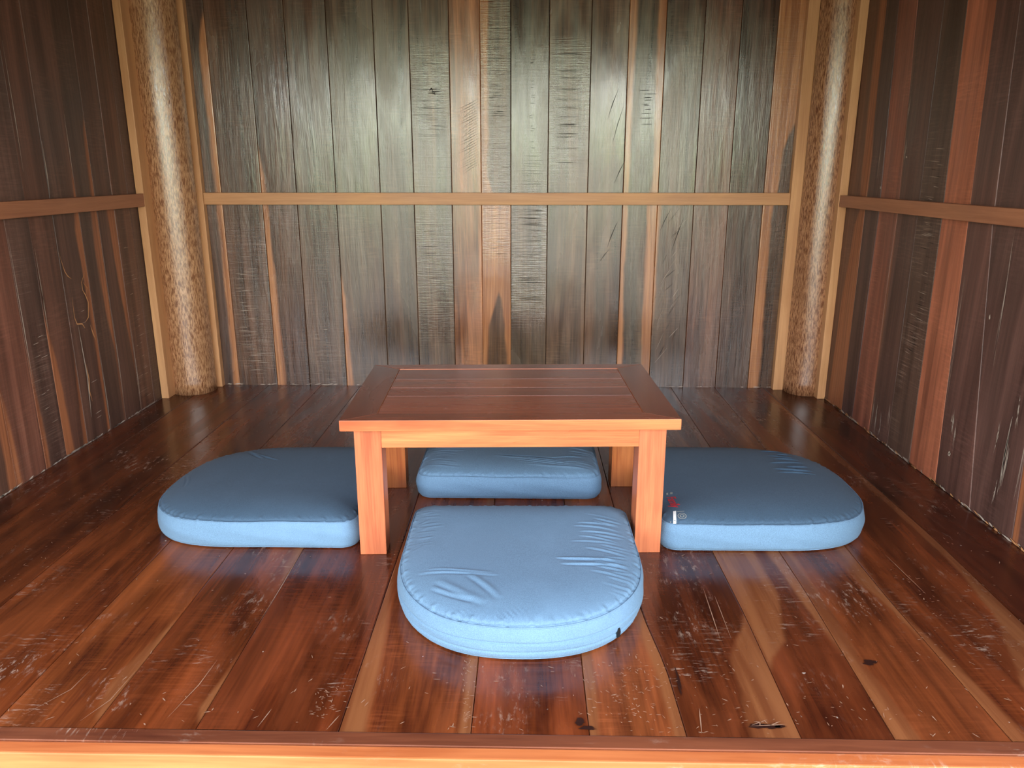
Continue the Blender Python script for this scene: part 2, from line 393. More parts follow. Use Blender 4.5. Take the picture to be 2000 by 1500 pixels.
backing(mb, (XL - .05, YB + .008, -.05), (XR + .05, YB + .045, HT))
struct(mb.build('wall_back', [M_WALL, M_CUT, M_DUST, M_GAP]))

# ------------------------------------------------------------ left wall
mb = MB()
SL = [1.165, 1.36, 1.56, 1.74, 1.92, 2.10, 2.307, 2.467, 2.589, 2.727, 2.89, 3.016, 3.145, 3.27, 3.42]
D = (1.0, .95, .95)
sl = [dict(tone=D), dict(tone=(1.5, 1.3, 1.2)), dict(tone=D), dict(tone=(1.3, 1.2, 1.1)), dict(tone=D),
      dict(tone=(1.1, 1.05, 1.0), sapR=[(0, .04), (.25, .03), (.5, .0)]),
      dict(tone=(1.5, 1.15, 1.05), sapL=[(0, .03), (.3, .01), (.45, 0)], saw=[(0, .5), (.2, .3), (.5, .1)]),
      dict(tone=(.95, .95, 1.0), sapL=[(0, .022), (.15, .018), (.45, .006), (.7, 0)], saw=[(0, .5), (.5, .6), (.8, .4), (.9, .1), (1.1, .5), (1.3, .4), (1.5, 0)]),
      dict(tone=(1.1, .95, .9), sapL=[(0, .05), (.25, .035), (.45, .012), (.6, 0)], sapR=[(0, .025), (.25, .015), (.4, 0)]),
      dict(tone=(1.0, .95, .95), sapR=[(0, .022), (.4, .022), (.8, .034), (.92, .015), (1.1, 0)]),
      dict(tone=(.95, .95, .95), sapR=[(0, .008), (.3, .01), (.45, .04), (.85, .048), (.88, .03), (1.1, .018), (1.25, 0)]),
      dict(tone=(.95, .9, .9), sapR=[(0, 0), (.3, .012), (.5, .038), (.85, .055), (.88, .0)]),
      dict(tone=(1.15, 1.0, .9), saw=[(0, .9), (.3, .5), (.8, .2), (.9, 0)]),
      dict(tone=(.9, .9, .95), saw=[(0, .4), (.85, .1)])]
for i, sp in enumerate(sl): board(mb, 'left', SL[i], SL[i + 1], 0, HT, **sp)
for pts in ([(2.723, .721), (2.742, .653), (2.755, .635), (2.776, .621)], [(2.867, .637), (2.836, .60), (2.836, .57), (2.848, .553), (2.861, .522), (2.846, .466), (2.821, .451)],
            [(2.845, .60), (2.868, .575), (2.853, .55)], [(2.762, .557), (2.758, .482), (2.768, .455), (2.80, .45), (2.815, .43)],
            [(2.773, .45), (2.777, .362), (2.782, .251), (2.777, .182), (2.768, .092)], [(2.852, .435), (2.862, .40), (2.874, .37)],
            [(2.785, .30), (2.790, .24), (2.782, .19), (2.79, .15)]):
    streak(mb, 'left', pts, .005, 2 if pts[0][0] < 2.78 and pts[0][1] < .5 else 1, .003)
for a, z0, z1 in ((2.592, .45, .75), (2.592, .55, .62), (3.012, .1, .45), (3.143, 0, .4), (2.467, .3, .8), (2.888, .0, .3), (2.882, .98, 1.2), (2.60, 1.0, 1.4), (2.725, .92, 1.1)):
    streak(mb, 'left', [(a, z0), (a + .002, z0 * .6 + z1 * .4), (a + .001, z1)], .004, 3, .003)
for k in range(30):
    a = random.choice((2.50, 2.53, 2.80, 3.17, 3.2)); z = random.uniform(.05, .7); streak(mb, 'left', [(a, z), (a + random.uniform(.015, .05), z + .002)], .0016, 3, .003)
for k in range(60):
    a = random.uniform(2.1, 3.3); streak(mb, 'left', [(a, .003), (a + random.uniform(.01, .06), random.uniform(.003, .008))], .005, 3, .003)
backing(mb, (XL - .05, YF, -.05), (XL - .008, YB + .008, HT))
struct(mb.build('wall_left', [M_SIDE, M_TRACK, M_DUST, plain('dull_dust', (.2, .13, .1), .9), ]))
bpy.data.objects['wall_left'].data.materials[3] = M_DUST
# ------------------------------------------------------------ right wall
mb = MB()
SR = [1.165, 1.36, 1.56, 1.76, [(0, 1.985), (.3, 2.0), (2, 2.05)], [(0, 2.196), (.85, 2.318), (1.46, 2.359), (2.2, 2.40)], [(0, 2.406), (.85, 2.45), (1.48, 2.479), (2.2, 2.51)],
      [(0, 2.587), (.85, 2.605), (1.5, 2.64), (2.2, 2.68)], [(0, 2.76), (.9, 2.77), (2.2, 2.80)], [(0, 2.925), (.85, 2.92), (1.57, 2.974), (2.2, 3.01)], [(0, 3.087), (.85, 3.073), (1.6, 3.125), (2.2, 3.15)],
      [(0, 3.2), (.85, 3.205), (2.2, 3.25)], 3.42]
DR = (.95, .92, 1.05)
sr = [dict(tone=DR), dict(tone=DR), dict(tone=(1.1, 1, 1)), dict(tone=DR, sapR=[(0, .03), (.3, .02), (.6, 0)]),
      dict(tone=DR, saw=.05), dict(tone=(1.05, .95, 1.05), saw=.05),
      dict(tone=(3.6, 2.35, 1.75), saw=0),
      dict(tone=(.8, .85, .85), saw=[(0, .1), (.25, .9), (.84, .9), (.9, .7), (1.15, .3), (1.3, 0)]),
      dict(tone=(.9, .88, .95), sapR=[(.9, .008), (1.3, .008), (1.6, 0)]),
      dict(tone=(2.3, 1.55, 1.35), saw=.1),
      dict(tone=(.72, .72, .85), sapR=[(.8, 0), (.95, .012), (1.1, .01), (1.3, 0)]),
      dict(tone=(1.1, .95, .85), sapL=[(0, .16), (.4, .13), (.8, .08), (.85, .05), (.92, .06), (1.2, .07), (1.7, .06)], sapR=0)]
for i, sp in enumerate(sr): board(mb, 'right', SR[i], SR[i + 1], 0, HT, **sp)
def rst(pts, w, m=1): streak(mb, 'right', pts, w, m, .003)
for a, z0, z1, w in ((2.074, .10, .36, .010), (2.062, .12, .28, .006), (2.09, .06, .16, .005), (2.12, .20, .33, .004), (2.05, .3, .42, .006), (2.35, .18, .29, .005), (2.36, .2, .26, .004),
                     (2.33, .14, .26, .003), (2.87, 0, .16, .004), (2.83, .0, .12, .004), (2.90, .02, .2, .003), (2.92, .3, .85, .003), (2.77, .05, .2, .003),
                     (2.20, .45, .85, .003), (2.93, 1.16, 1.26, .004), (2.915, 1.02, 1.14, .005), (3.12, .95, 1.15, .003), (2.0, .1, .7, .004), (2.41, .25, .7, .0025)):
    for q in range(3): rst([(a + random.uniform(-.006, .006), z0 + random.uniform(0, .04)), (a + random.uniform(-.004, .004), (z0 + z1) / 2), (a + random.uniform(-.004, .006), z1 - random.uniform(0, .05))], w * .5)
for k in range(42):
    z = random.uniform(.3, 1.1); a = random.uniform(2.62, 2.68); rst([(a, z), (a + random.uniform(.03, .07), z + .003)], .0014, random.choice((1, 3)))
blotch(mb, 'right', (2.344, .127), .008, .008, 1, .003); blotch(mb, 'right', (2.344, .127), .004, .004, 3, .0035)
blotch(mb, 'right', (2.252, .588), .004, .008, 1, .003)
blotch(mb, 'right', (3.08, .94), .006, .006, 1, .003); blotch(mb, 'right', (2.90, 1.05), .006, .004, 1, .003)
for k in range(80):
    a = random.uniform(1.9, 3.38); rst([(a, .003), (a + random.uniform(.01, .05), random.uniform(.003, .012))], .006, random.choice((1, 2)))
backing(mb, (XR + .008, YF, -.05), (XR + .05, YB + .008, HT))
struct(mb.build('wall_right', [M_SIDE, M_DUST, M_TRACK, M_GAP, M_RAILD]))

# ------------------------------------------------------------ floor
mb = MB()
SF = [XL, -1.545, -1.255, -1.0, -.808, -.614, -.347, -.101, .118, [(1.165, .297), (1.4, .293), (1.6, .272), (3.6, .262)], [(1.165, .505), (1.6, .512), (3.6, .487)], [(1.165, .675), (1.7, .69), (3.6, .69)],
      [(1.165, .888), (1.7, .88), (3.6, .90)], [(1.165, 1.13), (2, 1.153), (3.6, 1.13)], XR]
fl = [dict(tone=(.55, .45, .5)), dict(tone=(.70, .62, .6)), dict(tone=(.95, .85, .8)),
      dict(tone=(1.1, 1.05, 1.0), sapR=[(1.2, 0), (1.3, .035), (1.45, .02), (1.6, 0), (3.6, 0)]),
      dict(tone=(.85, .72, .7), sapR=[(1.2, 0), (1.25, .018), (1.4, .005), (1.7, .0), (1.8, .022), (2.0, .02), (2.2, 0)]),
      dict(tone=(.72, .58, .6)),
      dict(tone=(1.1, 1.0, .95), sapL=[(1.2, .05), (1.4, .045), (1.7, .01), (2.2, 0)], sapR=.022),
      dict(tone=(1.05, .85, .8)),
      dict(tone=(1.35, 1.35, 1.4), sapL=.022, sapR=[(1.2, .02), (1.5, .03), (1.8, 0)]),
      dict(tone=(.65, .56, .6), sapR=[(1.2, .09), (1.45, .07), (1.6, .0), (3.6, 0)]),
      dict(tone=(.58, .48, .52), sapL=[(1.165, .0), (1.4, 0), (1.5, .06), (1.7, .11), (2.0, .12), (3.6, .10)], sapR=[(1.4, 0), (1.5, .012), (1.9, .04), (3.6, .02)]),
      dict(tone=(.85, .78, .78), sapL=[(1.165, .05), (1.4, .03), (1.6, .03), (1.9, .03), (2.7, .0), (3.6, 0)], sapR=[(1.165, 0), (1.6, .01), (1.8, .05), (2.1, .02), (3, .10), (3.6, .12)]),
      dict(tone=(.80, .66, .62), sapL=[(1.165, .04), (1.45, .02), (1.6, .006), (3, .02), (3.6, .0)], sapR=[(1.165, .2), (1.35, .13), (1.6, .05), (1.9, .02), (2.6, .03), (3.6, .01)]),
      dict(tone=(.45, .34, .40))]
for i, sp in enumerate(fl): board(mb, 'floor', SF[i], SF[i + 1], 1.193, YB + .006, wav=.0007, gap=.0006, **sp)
# scratches, scuffs and stains on the floor
for k in range(330):
    a, b = random.uniform(-1.6, 1.3), 1.2 + 2.2 * random.random() ** 1.6
    L = random.uniform(.004, .016); th = random.uniform(0, 3.14)
    streak(mb, 'floor', [(a, b), (a + L * math.cos(th), b + L * math.sin(th))], random.uniform(.001, .0026), 1, .0012)
for (ca, cb, sa, sb, n) in ((.21, 1.30, .06, .07, 170), (.95, 1.55, .14, .12, 120), (1.05, 1.7, .08, .14, 60), (-.39, 1.28, .015, .03, 50), (-1.3, 2.2, .12, .3, 60), (-1.05, 2.7, .2, .3, 40), (-1.45, 1.75, .1, .2, 30),
                            (.42, 1.28, .05, .08, 40), (-.12, 1.3, .01, .1, 50), (.62, 1.25, .06, .03, 25), (.72, 1.75, .02, .05, 12), (.33, 1.2, .02, .01, 10), (1.1, 1.25, .05, .05, 30)):
    for _ in range(n):
        a, b = random.gauss(ca, sa), random.gauss(cb, sb)
        if not (XL + .02 < a < XR - .02 and 1.2 < b < 3.5): continue
        L = random.uniform(.003, .011); th = random.gauss(.1, .35) if random.random() < .6 else random.gauss(2.0, .3)
        streak(mb, 'floor', [(a, b), (a + L * math.cos(th), b + L * math.sin(th))], random.uniform(.0008, .0018), 1, .0012)
for pts in ([(-.68, 1.22), (-.66, 1.32), (-.655, 1.40)], [(-.84, 1.21), (-.815, 1.27), (-.81, 1.36)], [(-.37, 1.195), (-.355, 1.235)], [(-.50, 1.20), (-.49, 1.25)], [(-.96, 1.22), (-.91, 1.30), (-.905, 1.36)],
            [(.325, 1.20), (.335, 1.27)], [(-.614, 1.55), (-.612, 1.7), (-.614, 1.9)], [(.98, 1.7), (.97, 1.9)], [(.43, 1.5), (.44, 1.72)], [(.455, 1.5), (.46, 1.68)]):
    streak(mb, 'floor', pts, .0018, 1, .0012)
for c, rx, ry in (((.44, 1.225), .035, .010), ((.47, 1.222), .02, .008), ((.10, 1.225), .012, .016), ((.12, 1.21), .02, .006), ((.73, 1.42), .02, .010), ((.31, 1.35), .004, .06)):
    for _ in range(4): blotch(mb, 'floor', (c[0] + random.uniform(-rx, rx) * .5, c[1] + random.uniform(-ry, ry) * .5), rx * .6, ry * .6, 2, .0010 + .0001 * _)
for k in range(5): streak(mb, 'floor', [(.395 + random.uniform(0, .1), 1.225 + random.uniform(-.008, .012)), (.41 + random.uniform(0, .1), 1.227 + random.uniform(-.008, .012))], .002, 1, .0022)
mb.bevel_box((XL - .05, 1.165, -.06), (XR + .05, YB + .04, -.012), 0, 0, mi=3)
struct(mb.build('floor', [M_FLOOR, plain('pale_scratch', (.34, .19, .12), .5), M_STAIN, M_GAP]))

# front edge: worn nosing strip, then the orange beam below it
mb = MB(); mb.bevel_box((XL - .05, 1.160, -.035), (XR + .05, 1.192, .0005), 0, .0015)
struct(mb.build('trim_1', M_NOSE))
mb = MB(); mb.bevel_box((XL - .05, 1.130, -.26), (XR + .05, 1.1595, -.002), 0, .003)
struct(mb.build('trim_2', M_BEAM))

# ------------------------------------------------------------ trims and rails
def trim(n, lo, hi, mat, grain=2, b=.002):
    m = MB(); m.bevel_box(lo, hi, grain, b); return struct(m.build('trim_%d' % n, mat))
trim(3, (-1.527, 3.535, 0), (-1.470, 3.570, HT), M_TRIM)
trim(4, (1.165, 3.535, 0), (1.213, 3.570, HT), M_TRIM)
trim(5, (-1.469, 3.540, .855), (1.164, 3.568, .908), M_TRIM, 0)
trim(6, (XL + .001, 3.335, 0), (XL + .034, 3.425, HT), M_TRIM)
trim(7, (XR - .036, 3.388, 0), (XR - .001, 3.445, HT), M_TRIM)
trim(8, (XL + .001, YF + .02, .856), (XL + .034, 3.334, .909), M_RAILD, 1)
trim(9, (XR - .034, YF + .02, .855), (XR - .001, 3.387, .903), M_RAILD, 1)

# ------------------------------------------------------------ round corner columns
def column(name, x, y, r, tone, label):
    m = MB(); N, R = 72, 40; ph = random.uniform(0, 6)
    rows = []
    for j in range(R + 1):
        z = HT * j / R; row = []
        for i in range(N):
            t = 2 * math.pi * i / N
            rr = r * (1 + .012 * math.sin(3 * t + ph + z) + .008 * math.sin(5 * t - 2 * z + ph)) * (1 - .015 * z)
            row.append(m.vert((rr * math.cos(t), rr * math.sin(t), z), tone=tone))
        rows.append(row)
    for j in range(R):
        for i in range(N):
            k = (i + 1) % N; u0, u1 = r * 2 * math.pi * i / N, r * 2 * math.pi * (i + 1) / N; z0, z1 = HT * j / R, HT * (j + 1) / R
            m.face((rows[j][i], rows[j][k], rows[j + 1][k], rows[j + 1][i]), ((u0, z0), (u1, z0), (u1, z1), (u0, z1)), 0, True)
    m.face(rows[0][::-1], [(0, 0)] * N); m.face(rows[-1], [(0, 0)] * N)
    o = m.build(name, M_COL, loc=(x, y, 0)); o['label'] = label; o['category'] = 'post'
    o['group'] = 'round corner posts'
    return o
column('round_wooden_post', -1.578, 3.478, .098, (1.1, 1.05, 1.0), 'tan round palm wood post in the left corner, between two honey trim strips')
column('round_wooden_post.001', 1.306, 3.522, .097, (.85, .74, .70), 'redder brown round palm wood post in the right corner with a pale sheen')

# ------------------------------------------------------------ roof and ground
mb = MB()
mb.bevel_box((XL - .1, 1.1, HT), (XR + .1, YB + .1, HT + .04), 0, 0)
yE, zE = -.75, 1.88
x0, x1 = XL - .6, XR + .6
ids = [mb.vert(p) for p in ((x0, yE, zE), (x1, yE, zE), (x1, 1.15, HT), (x0, 1.15, HT), (x0, yE, zE + .05), (x1, yE, zE + .05), (x1, 1.15, HT + .05), (x0, 1.15, HT + .05))]
for q in ((0, 3, 2, 1), (4, 5, 6, 7), (0, 1, 5, 4), (1, 2, 6, 5), (2, 3, 7, 6), (3, 0, 4, 7)): mb.face([ids[k] for k in q], [(0, 0)] * 4)
struct(mb.build('ceiling', M_ROOF))
def grass_mat():
    t = NT('worn_lawn_and_gravel'); v = t.n.new('ShaderNodeTexCoord').outputs['Object']
    t.put(t.p.inputs['Base Color'], t.mix(t.noise(v, 3, 3, 5), (.20, .15, .10), (.36, .29, .22))); t.p.inputs['Roughness'].default_value = .9
    return t.m
mb = MB(); g = [mb.vert(p) for p in ((-30, -40, -.55), (30, -40, -.55), (30, 20, -.55), (-30, 20, -.55))]
mb.face(g, [(0, 0), (60, 0), (60, 60), (0, 60)])
struct(mb.build('ground', grass_mat()))

# ------------------------------------------------------------ low table
W2, D2, HTB = .4365, .292, .391
a = math.radians(2.04)
tx, ty = -.0525, 2.150
tab = thing('low_table', 'low varnished teak table with plank top and four square legs, amid blue cushions', 'table', (tx, ty, 0), a)
def part(name, mb, mat): return mb.build(name, mat, tab)
fw = .088; th = .029; zt = HTB - th
iX, iY = W2 - fw, D2 - .058
TF, TD = (1.0, .97, .97), (.62, .55, .62)
def mit(name, cs, grain, tone):
    m = MB(); m.bevel_box((0, 0, zt), (0, 0, HTB), grain, .0012, tone=tone, corners=cs); return part(name, m, [M_TOP])
# same teak: edge faces coloured as lit from the front, top faces darker
def frame_board(cs, grain, tone, name='top_frame'):
    m = MB(); m.bevel_box((0, 0, zt), (0, 0, HTB), grain, .0012, tone=tone, corners=cs)
    o = m.build(name, [M_TOP, M_TABLE], tab)
    for p in o.data.polygons:
        if abs(p.normal.z) < .3: p.material_index = 1
    return o
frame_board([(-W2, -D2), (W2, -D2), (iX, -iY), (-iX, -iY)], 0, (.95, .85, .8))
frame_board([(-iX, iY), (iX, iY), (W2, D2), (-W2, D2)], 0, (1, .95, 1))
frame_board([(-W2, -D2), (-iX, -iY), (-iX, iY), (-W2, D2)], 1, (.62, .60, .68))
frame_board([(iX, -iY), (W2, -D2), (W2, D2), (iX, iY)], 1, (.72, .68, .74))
ys = [-iY, -.118 + .012, -.028, .02, .115, iY]
ys = [-iY, -.068, .018, .115, iY]
for k in range(4):
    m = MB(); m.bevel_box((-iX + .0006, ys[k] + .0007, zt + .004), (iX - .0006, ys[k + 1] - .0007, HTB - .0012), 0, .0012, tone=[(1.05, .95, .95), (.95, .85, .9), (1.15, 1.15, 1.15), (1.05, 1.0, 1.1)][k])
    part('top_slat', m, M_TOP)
lw = .0705; lx, ly = W2 - .030, D2 - .030
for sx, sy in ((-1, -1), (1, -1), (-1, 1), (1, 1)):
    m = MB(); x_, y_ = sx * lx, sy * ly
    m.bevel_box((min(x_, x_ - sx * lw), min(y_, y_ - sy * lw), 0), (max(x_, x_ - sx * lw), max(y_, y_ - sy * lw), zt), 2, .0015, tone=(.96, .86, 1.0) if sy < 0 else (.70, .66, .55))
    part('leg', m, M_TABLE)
ah = .056
for lo, hi, g_ in (((-lx + lw, -ly + .001), (lx - lw, -ly + .023), 0), ((-lx + lw, ly - .023), (lx - lw, ly - .001), 0), ((-lx + .001, -ly + lw), (-lx + .023, ly - lw), 1), ((lx - .023, -ly + lw), (lx - .001, ly - lw), 1)):
    m = MB(); m.bevel_box((*lo, zt - ah), (*hi, zt), g_, .001, tone=(1.08, 1.02, 1.0)); part('apron', m, M_TABLE)

# ------------------------------------------------------------ cushions
def outline(n, hw=.28, L=.60, cr=.045, r0=.27, ex=2.35, front_taper=0.0):
    """D shape: straight edge on y = 0, rounded end at y = -L. Evenly spaced points, counter-clockwise."""
    pts = []
    for i in range(200):                               # rounded end from right to left (angles 0..180)
        t = math.pi * i / 199; c, s_ = math.cos(t), math.sin(t)
        pts.append((hw * math.copysign(abs(c) ** (2 / ex), c), -r0 - (L - r0) * abs(s_) ** (2 / ex)))
    pts = pts[::-1]                                     # left ... right along the bottom
    right = [(hw, -r0 + (r0 - cr) * k / 30) for k in range(1, 31)]
    c1 = [(hw - cr + cr * math.cos(q), -cr + cr * math.sin(q)) for q in [math.pi / 2 * k / 16 for k in range(1, 17)]]
    top = [(hw - cr - (2 * hw - 2 * cr) * k / 60, 0) for k in range(1, 61)]
    c2 = [(-hw + cr + cr * math.cos(q), -cr + cr * math.sin(q)) for q in [math.pi / 2 + math.pi / 2 * k / 16 for k in range(1, 17)]]
    left = [(-hw, -cr - (r0 - cr) * k / 30) for k in range(1, 30)]
    P = np.array(pts + right + c1 + top + c2 + left)
    Q = np.vstack([P, P[:1]]); d = np.hypot(*(np.diff(Q, axis=0).T)); s = np.concatenate([[0], np.cumsum(d)])
    q = np.linspace(0, s[-1], n, endpoint=False)
    return np.stack([np.interp(q, s, Q[:, 0]), np.interp(q, s, Q[:, 1])], 1)

ZS = .079                                              # seam height

def cushion(name, label, loc, rz, seed, creases, hw=.28, L=.60, ex=2.35, skew=0.0, side_lines=(), crown=.027, zs=ZS, sag=(), top=None):
    rng = random.Random(seed)
    root = thing(name, label, 'cushion', loc, rz, 'blue floor cushions round the low table')
    N, R = 460, 92
    P = outline(N, hw, L, ex=ex)
    P[:, 0] += skew * np.clip((-P[:, 1] - .22) / (L - .22), 0, 1) ** 2
    nx = np.roll(P[:, 1], -1) - np.roll(P[:, 1], 1); ny = -(np.roll(P[:, 0], -1) - np.roll(P[:, 0], 1))
    ln = np.hypot(nx, ny); NX, NY = nx / ln, ny / ln       # outward
    cen = np.array([0, -L * .5])
    sarc = np.arange(N) / N
    puck = sum(np.sin(2 * np.pi * (f * sarc) + rng.uniform(0, 6)) * a_ for f, a_ in ((37, .5), (61, .6), (97, .7), (143, .5)))
    puck2 = sum(np.sin(2 * np.pi * (f * sarc) + rng.uniform(0, 6)) for f in (2, 3, 5, 7, 11)) / 3
    V = []; rows = []
    def addrow(x, y, z):
        rows.append(len(V)); V.extend(zip(x, y, z))
    # bottom ring up the side
    for k in range(45):
        u = k / 44; z = .004 + (zs - .004) * u
        bul = .009 * math.sin(math.pi * u) ** .7
        edge = -.004 * (1 - min(1, u / .12)) ** 2
        o = np.full(N, bul + edge)
        o += .0011 * np.sin(2 * np.pi * 9 * sarc + 9 * u + rng.uniform(0, .01)) * math.sin(math.pi * u)
        o += puck * .0008 * (math.exp(-((1 - u) / .1) ** 2) + .7 * math.exp(-(u / .12) ** 2))
        for (zl, s0, s1, dep) in side_lines:
            m_ = np.clip((sarc - s0) / .03, 0, 1) * np.clip((s1 - sarc) / .03, 0, 1)
            o -= dep * m_ * math.exp(-((z - zl) / .0022) ** 2)
        zz = z + puck2 * .0018 * u
        addrow(P[:, 0] + NX * o, P[:, 1] + NY * o, zz)
    rim = P
    for k in range(1, R + 1):
        q = k / R
        s = 1 - (q ** 1.25) if k < R else 0.0
        x = cen[0] + (rim[:, 0] - cen[0]) * s; y = cen[1] + (rim[:, 1] - cen[1]) * s
        # distance from rim along the ray
        dr = np.hypot(rim[:, 0] - x, rim[:, 1] - y)
        h = zs + .009 * (1 - np.exp(-dr / .007)) + (crown - .009) * (1 - np.exp(-(dr / .055) ** 1.3))
        h = h - .0022 * np.exp(-((dr - .0045) / .0016) ** 2)
        h = h + puck * .0016 * np.exp(-((dr - .008) / .008) ** 2) + puck2 * .0018 * np.exp(-dr / .04)
        h = h + .0012 * np.sin(9 * x + seed) * np.sin(11 * y + seed * 2)
        for (x0, y0, x1, y1, amp, wid) in creases:
            dx, dy = x1 - x0, y1 - y0; LL = dx * dx + dy * dy; le = math.sqrt(LL)
            t = ((x - x0) * dx + (y - y0) * dy) / LL
            n_ = ((x - x0) * dy - (y - y0) * dx) / le
            n_ = n_ + .006 * np.sin(t * 2.6 + x0 * 50)
            env = np.clip(t, 0, 1) * np.clip(1 - t, 0, 1) * 4; env = np.where((t > 0) & (t < 1), env ** .6, 0)
            h = h + amp * env * (np.exp(-(n_ / wid) ** 2) - .9 * np.exp(-((n_ - wid * 1.7) / (wid * .7)) ** 2))
        for (sx, sy, sr_, amp) in sag: h = h - amp * np.exp(-((x - sx) ** 2 + (y - sy) ** 2) / sr_ ** 2)
        addrow(x, y, h)
    F = []
    for j in range(len(rows) - 1):
        for i in range(N):
            k = (i + 1) % N; F.append((rows[j] + i, rows[j] + k, rows[j + 1] + k, rows[j + 1] + i))
    F.append(tuple(range(N))[::-1])
    me = bpy.data.meshes.new('cover'); me.from_pydata([tuple(map(float, v)) for v in V], [], F)
    me.polygons.foreach_set('use_smooth', [True] * len(F)); me.materials.append(M_BLUE)
    if top:                                            # same cloth on top, its shade put into a darker colour
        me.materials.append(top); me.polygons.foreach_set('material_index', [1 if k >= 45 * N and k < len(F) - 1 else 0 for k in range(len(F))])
    me.update()
    bm = bmesh.new(); bm.from_mesh(me); bmesh.ops.remove_doubles(bm, verts=bm.verts[-N:], dist=1e-5); bmesh.ops.recalc_face_normals(bm, faces=bm.faces); bm.to_mesh(me); bm.free()
    cv = bpy.data.objects.new('cover', me); C.objects.link(cv); cv.parent = root
    for zc, off, rad in ((zs + .0005, .0006, .0017), (.0045, -.0030, .0016)):    # corded seams, top and bottom
        m = MB(); K = 7; prev = None; first = None
        for i in range(N):
            ring = []
            for c_ in range(K):
                t = 2 * math.pi * c_ / K; r_ = rad * (1 + .12 * puck[i] / 2)
                o = off + r_ * math.cos(t)
                ring.append(m.vert((P[i, 0] + NX[i] * o, P[i, 1] + NY[i] * o, zc + puck2[i] * .0018 * (1 if zc > .03 else 0) + r_ * math.sin(t))))
            if prev:
                for c_ in range(K): m.face((prev[c_], ring[c_], ring[(c_ + 1) % K], prev[(c_ + 1) % K]), [(0, 0)] * 4, 0, True)
            else: first = ring
            prev = ring
        for c_ in range(K): m.face((prev[c_], first[c_], first[(c_ + 1) % K], prev[(c_ + 1) % K]), [(0, 0)] * 4, 0, True)
        m.build('piping', M_BLUE2, root)
    return root, P, NX, NY

def side_creases(rng, side, y0, y1, n, hw=.28, lmax=.12, amp=.0022):
    out = []
    for k in range(n):
        y = y0 + (y1 - y0) * (k + rng.random() * .7) / n; L_ = rng.uniform(.4, 1) * lmax
        xo = side * (hw - rng.uniform(.005, .03)); out.append((xo - side * L_, y + rng.uniform(-.004, .012), xo, y - rng.uniform(0, .012), amp * rng.uniform(.5, 1), rng.uniform(.0025, .0045)))
    return out
rg = random.Random(3)
cr = side_creases(rg, 1, -.10, -.50, 22, lmax=.13) + side_creases(rg, -1, -.05, -.30, 14, lmax=.06, amp=.0014)
cr += [(.085, -.335, .255, -.345, .0032, .004), (.095, -.362, .255, -.372, .0032, .004), (-.22, -.40, -.06, -.41, .002, .004),
       (-.24, -.41, -.05, -.425, .0022, .004), (-.12, -.42, -.045, -.52, .0028, .007), (-.19, -.44, -.07, -.53, .0026, .009), (-.20, -.47, -.10, -.515, .0026, .006)]
for k in range(26):                                    # gathers at the seam, left front
    t = k / 25; x_ = -.22 + .26 * t; cr.append((x_, -.555 + .02 * abs(t - .6), x_ + .012, -.592, .0016, .0028))
front, P, NX, NY = cushion('floor_cushion', 'slate blue D-shaped floor cushion in front of the table, nearest the open edge', (-.018, 2.012, 0), math.radians(.6), 1, cr,
                           hw=.293, side_lines=((.046, .0, .40, .0042), (.024, .0, .40, .0038)), L=.60)
rg = random.Random(5)
cl = [(-.20, -.46, -.13, -.38, .0028, .005), (-.18, -.43, -.11, -.33, .002, .004), (.0, -.58, .10, -.545, .002, .004)]
left, *_ = cushion('floor_cushion.001', 'blue floor cushion left of the table with an unprinted top painted darker as shade', (-.468, 2.192, 0), math.radians(-90), 2, cl, hw=.290, L=.608, ex=2.75, skew=.035, sag=((.05, -.3, .15, .002),), top=M_BLUE_SHADE)
cr_ = side_creases(rg, -1, -.28, -.45, 10, lmax=.10, amp=.0028)
cr_ = []
for k in range(8):
    y_ = .228 - .030 * k; cr_.append((y_, -.40 - rg.uniform(0, .06), y_ - .006, -.52 + .06 * (k / 11 - .7) ** 2, .0034 * rg.uniform(.5, 1), .004))
right, *_ = cushion('floor_cushion.002', 'blue floor cushion right of the table with red lettering at its near corner', (.368, 2.205, 0), math.radians(90.5), 3, cr_, hw=.298, L=.608, ex=2.8, skew=-.02, top=M_BLUE_SHADE)
rg = random.Random(8)
cb = [(-.26 + .02 * k, -.03 - .012 * k, -.05 + .02 * k, -.075 - .012 * k, .0022, .004) for k in range(6)] + side_creases(rg, 1, -.05, -.4, 14, lmax=.12, amp=.0018)
cb = cb + side_creases(rg, -1, -.05, -.4, 14, lmax=.14, amp=.002)
back, *_ = cushion('floor_cushion.003', 'blue floor cushion behind the table, seen under its top between the legs', (-.058, 2.243, 0), math.radians(180), 4, cb, hw=.288, L=.60, zs=.074)

# zip pull on the rounded end of the front cushion
def tiny_prism(pts2, z0, z1, mat, name, parent, loc, rot):
    m = MB(); b = [m.vert((x, y, z0)) for x, y in pts2]; t = [m.vert((x, y, z1)) for x, y in pts2]; n = len(pts2)
    m.face(b[::-1], [(0, 0)] * n); m.face(t, [(0, 0)] * n)
    for i in range(n): m.face((b[i], b[(i + 1) % n], t[(i + 1) % n], t[i]), [(0, 0)] * 4)
    o = m.build(name, mat, parent, loc); o.rotation_euler = rot; return o
i0 = int(np.argmin(np.hypot(P[:, 0] - .228, P[:, 1] + .54)))
ang = math.atan2(NY[i0], NX[i0])
zp = tiny_prism([(-.005, -.010), (.005, -.010), (.006, .002), (.0025, .012), (-.0025, .012), (-.006, .002)], 0, .003, M_BLACK, 'zip_pull', front,
                (P[i0, 0] + NX[i0] * .0065, P[i0, 1] + NY[i0] * .0065, .024), (math.radians(90), 0, ang + math.pi / 2))
# upright stitched joint on the boxing, front left
i1 = int(np.argmin(np.hypot(P[:, 0] + .232, P[:, 1] + .54)))

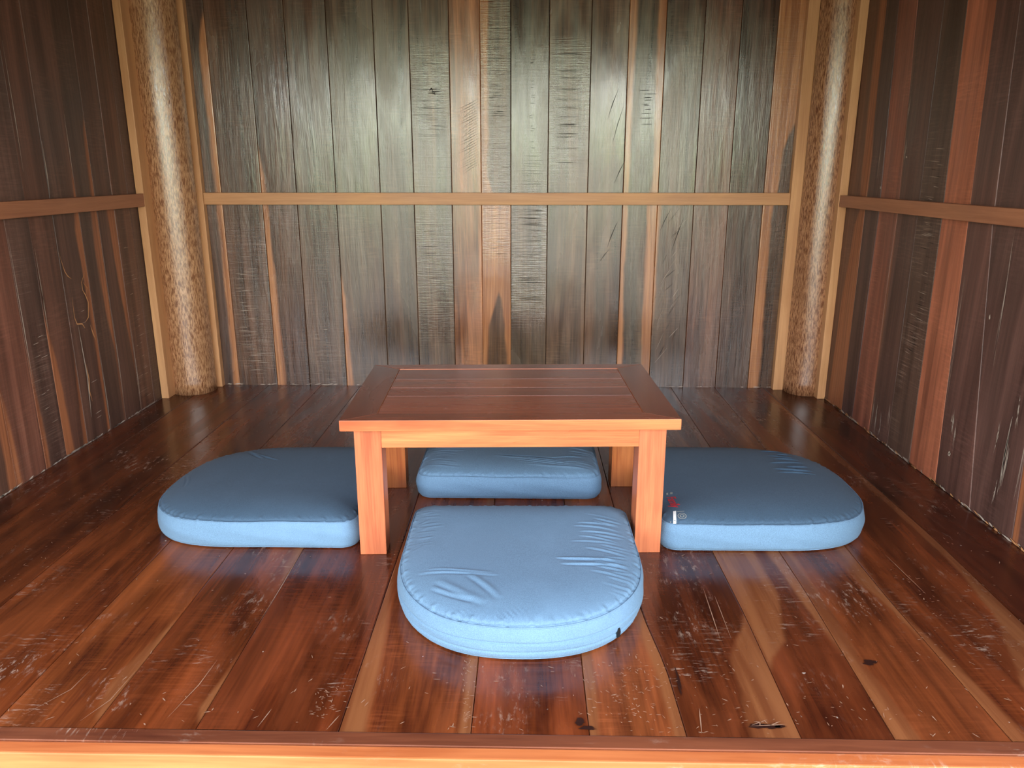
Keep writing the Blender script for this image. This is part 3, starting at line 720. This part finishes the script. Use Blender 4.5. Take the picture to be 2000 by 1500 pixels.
# printed mark on the right cushion
def drape(o, root, lift=.0010):
    """Lay a flat printed mesh on the cover below it."""
    cv = [c for c in root.children if c.name.startswith('cover')][0]
    bpy.context.view_layer.update()
    inv = cv.matrix_world.inverted()
    for v in o.data.vertices:
        p = inv @ Vector((v.co.x, v.co.y, .3)); hit, loc, nrm, _ = cv.ray_cast(p, Vector((0, 0, -1)))
        z = loc.z if hit else .09
        v.co = Vector((p.x, p.y, z + lift))
    o.parent = root
def text_mesh(name, body, size, origin, ang_, shear, mat, offset=0.0):
    cu = bpy.data.curves.new(name, 'FONT'); cu.body = body; cu.size = size; cu.shear = shear; cu.offset = offset; cu.space_character = .85
    ob = bpy.data.objects.new(name, cu); C.objects.link(ob)
    bpy.context.view_layer.update()
    me = bpy.data.meshes.new_from_object(ob.evaluated_get(bpy.context.evaluated_depsgraph_get()))
    C.objects.unlink(ob); bpy.data.objects.remove(ob)
    o = bpy.data.objects.new(name, me); C.objects.link(o)
    R_ = Matrix.Translation((*origin, 0)) @ Matrix.Rotation(ang_, 4, 'Z')
    me.transform(R_); me.materials.clear(); me.materials.append(mat)
    return o
def quad_mesh(name, polys, mat):
    m = MB()
    for pl in polys: m.face([m.vert((x, y, 0)) for x, y in pl], [(0, 0)] * len(pl))
    return m.build(name, mat)
down = math.radians(-88)
t1 = text_mesh('printed_lettering', 'Family', .034, (.402, 2.053), down, .25, M_RED, .0006)
drape(t1, right); t1['label'] = 'red script lettering'
t2 = quad_mesh('printed_bar', [[(.3965 + .0014 * k, 1.912 + .009 * k), (.4045 + .0014 * k, 1.912 + .009 * k), (.4059 + .0014 * k, 1.921 + .009 * k), (.3979 + .0014 * k, 1.921 + .009 * k)] for k in range(5)], M_WHITE); drape(t2, right, .0012); t2['label'] = 'white printed bar'
def ring(cx, cy, r0, r1, n=28):
    return [[(cx + r0 * math.cos(2 * math.pi * i / n), cy + r0 * math.sin(2 * math.pi * i / n)), (cx + r1 * math.cos(2 * math.pi * i / n), cy + r1 * math.sin(2 * math.pi * i / n)),
             (cx + r1 * math.cos(2 * math.pi * (i + 1) / n), cy + r1 * math.sin(2 * math.pi * (i + 1) / n)), (cx + r0 * math.cos(2 * math.pi * (i + 1) / n), cy + r0 * math.sin(2 * math.pi * (i + 1) / n))] for i in range(n)]
def printed(name, polys, label):
    o = quad_mesh(name, polys, M_GREYP); drape(o, right); o['label'] = label
printed('printed_emblem', ring(.4235, 1.932, .0100, .0120), 'faded grey ring print')
printed('printed_emblem', ring(.4235, 1.932, .0040, .0062), 'faded grey inner ring print')
for pl in ([(.413, 1.951), (.433, 1.951), (.433, 1.953), (.413, 1.953)], [(.404, 2.066), (.409, 2.066), (.411, 2.080), (.406, 2.080)], [(.414, 2.068), (.421, 2.066), (.424, 2.078), (.418, 2.082)], [(.377, 1.918), (.392, 1.918), (.392, 1.921), (.377, 1.921)]):
    printed('printed_mark', [pl], 'faded grey printed mark')
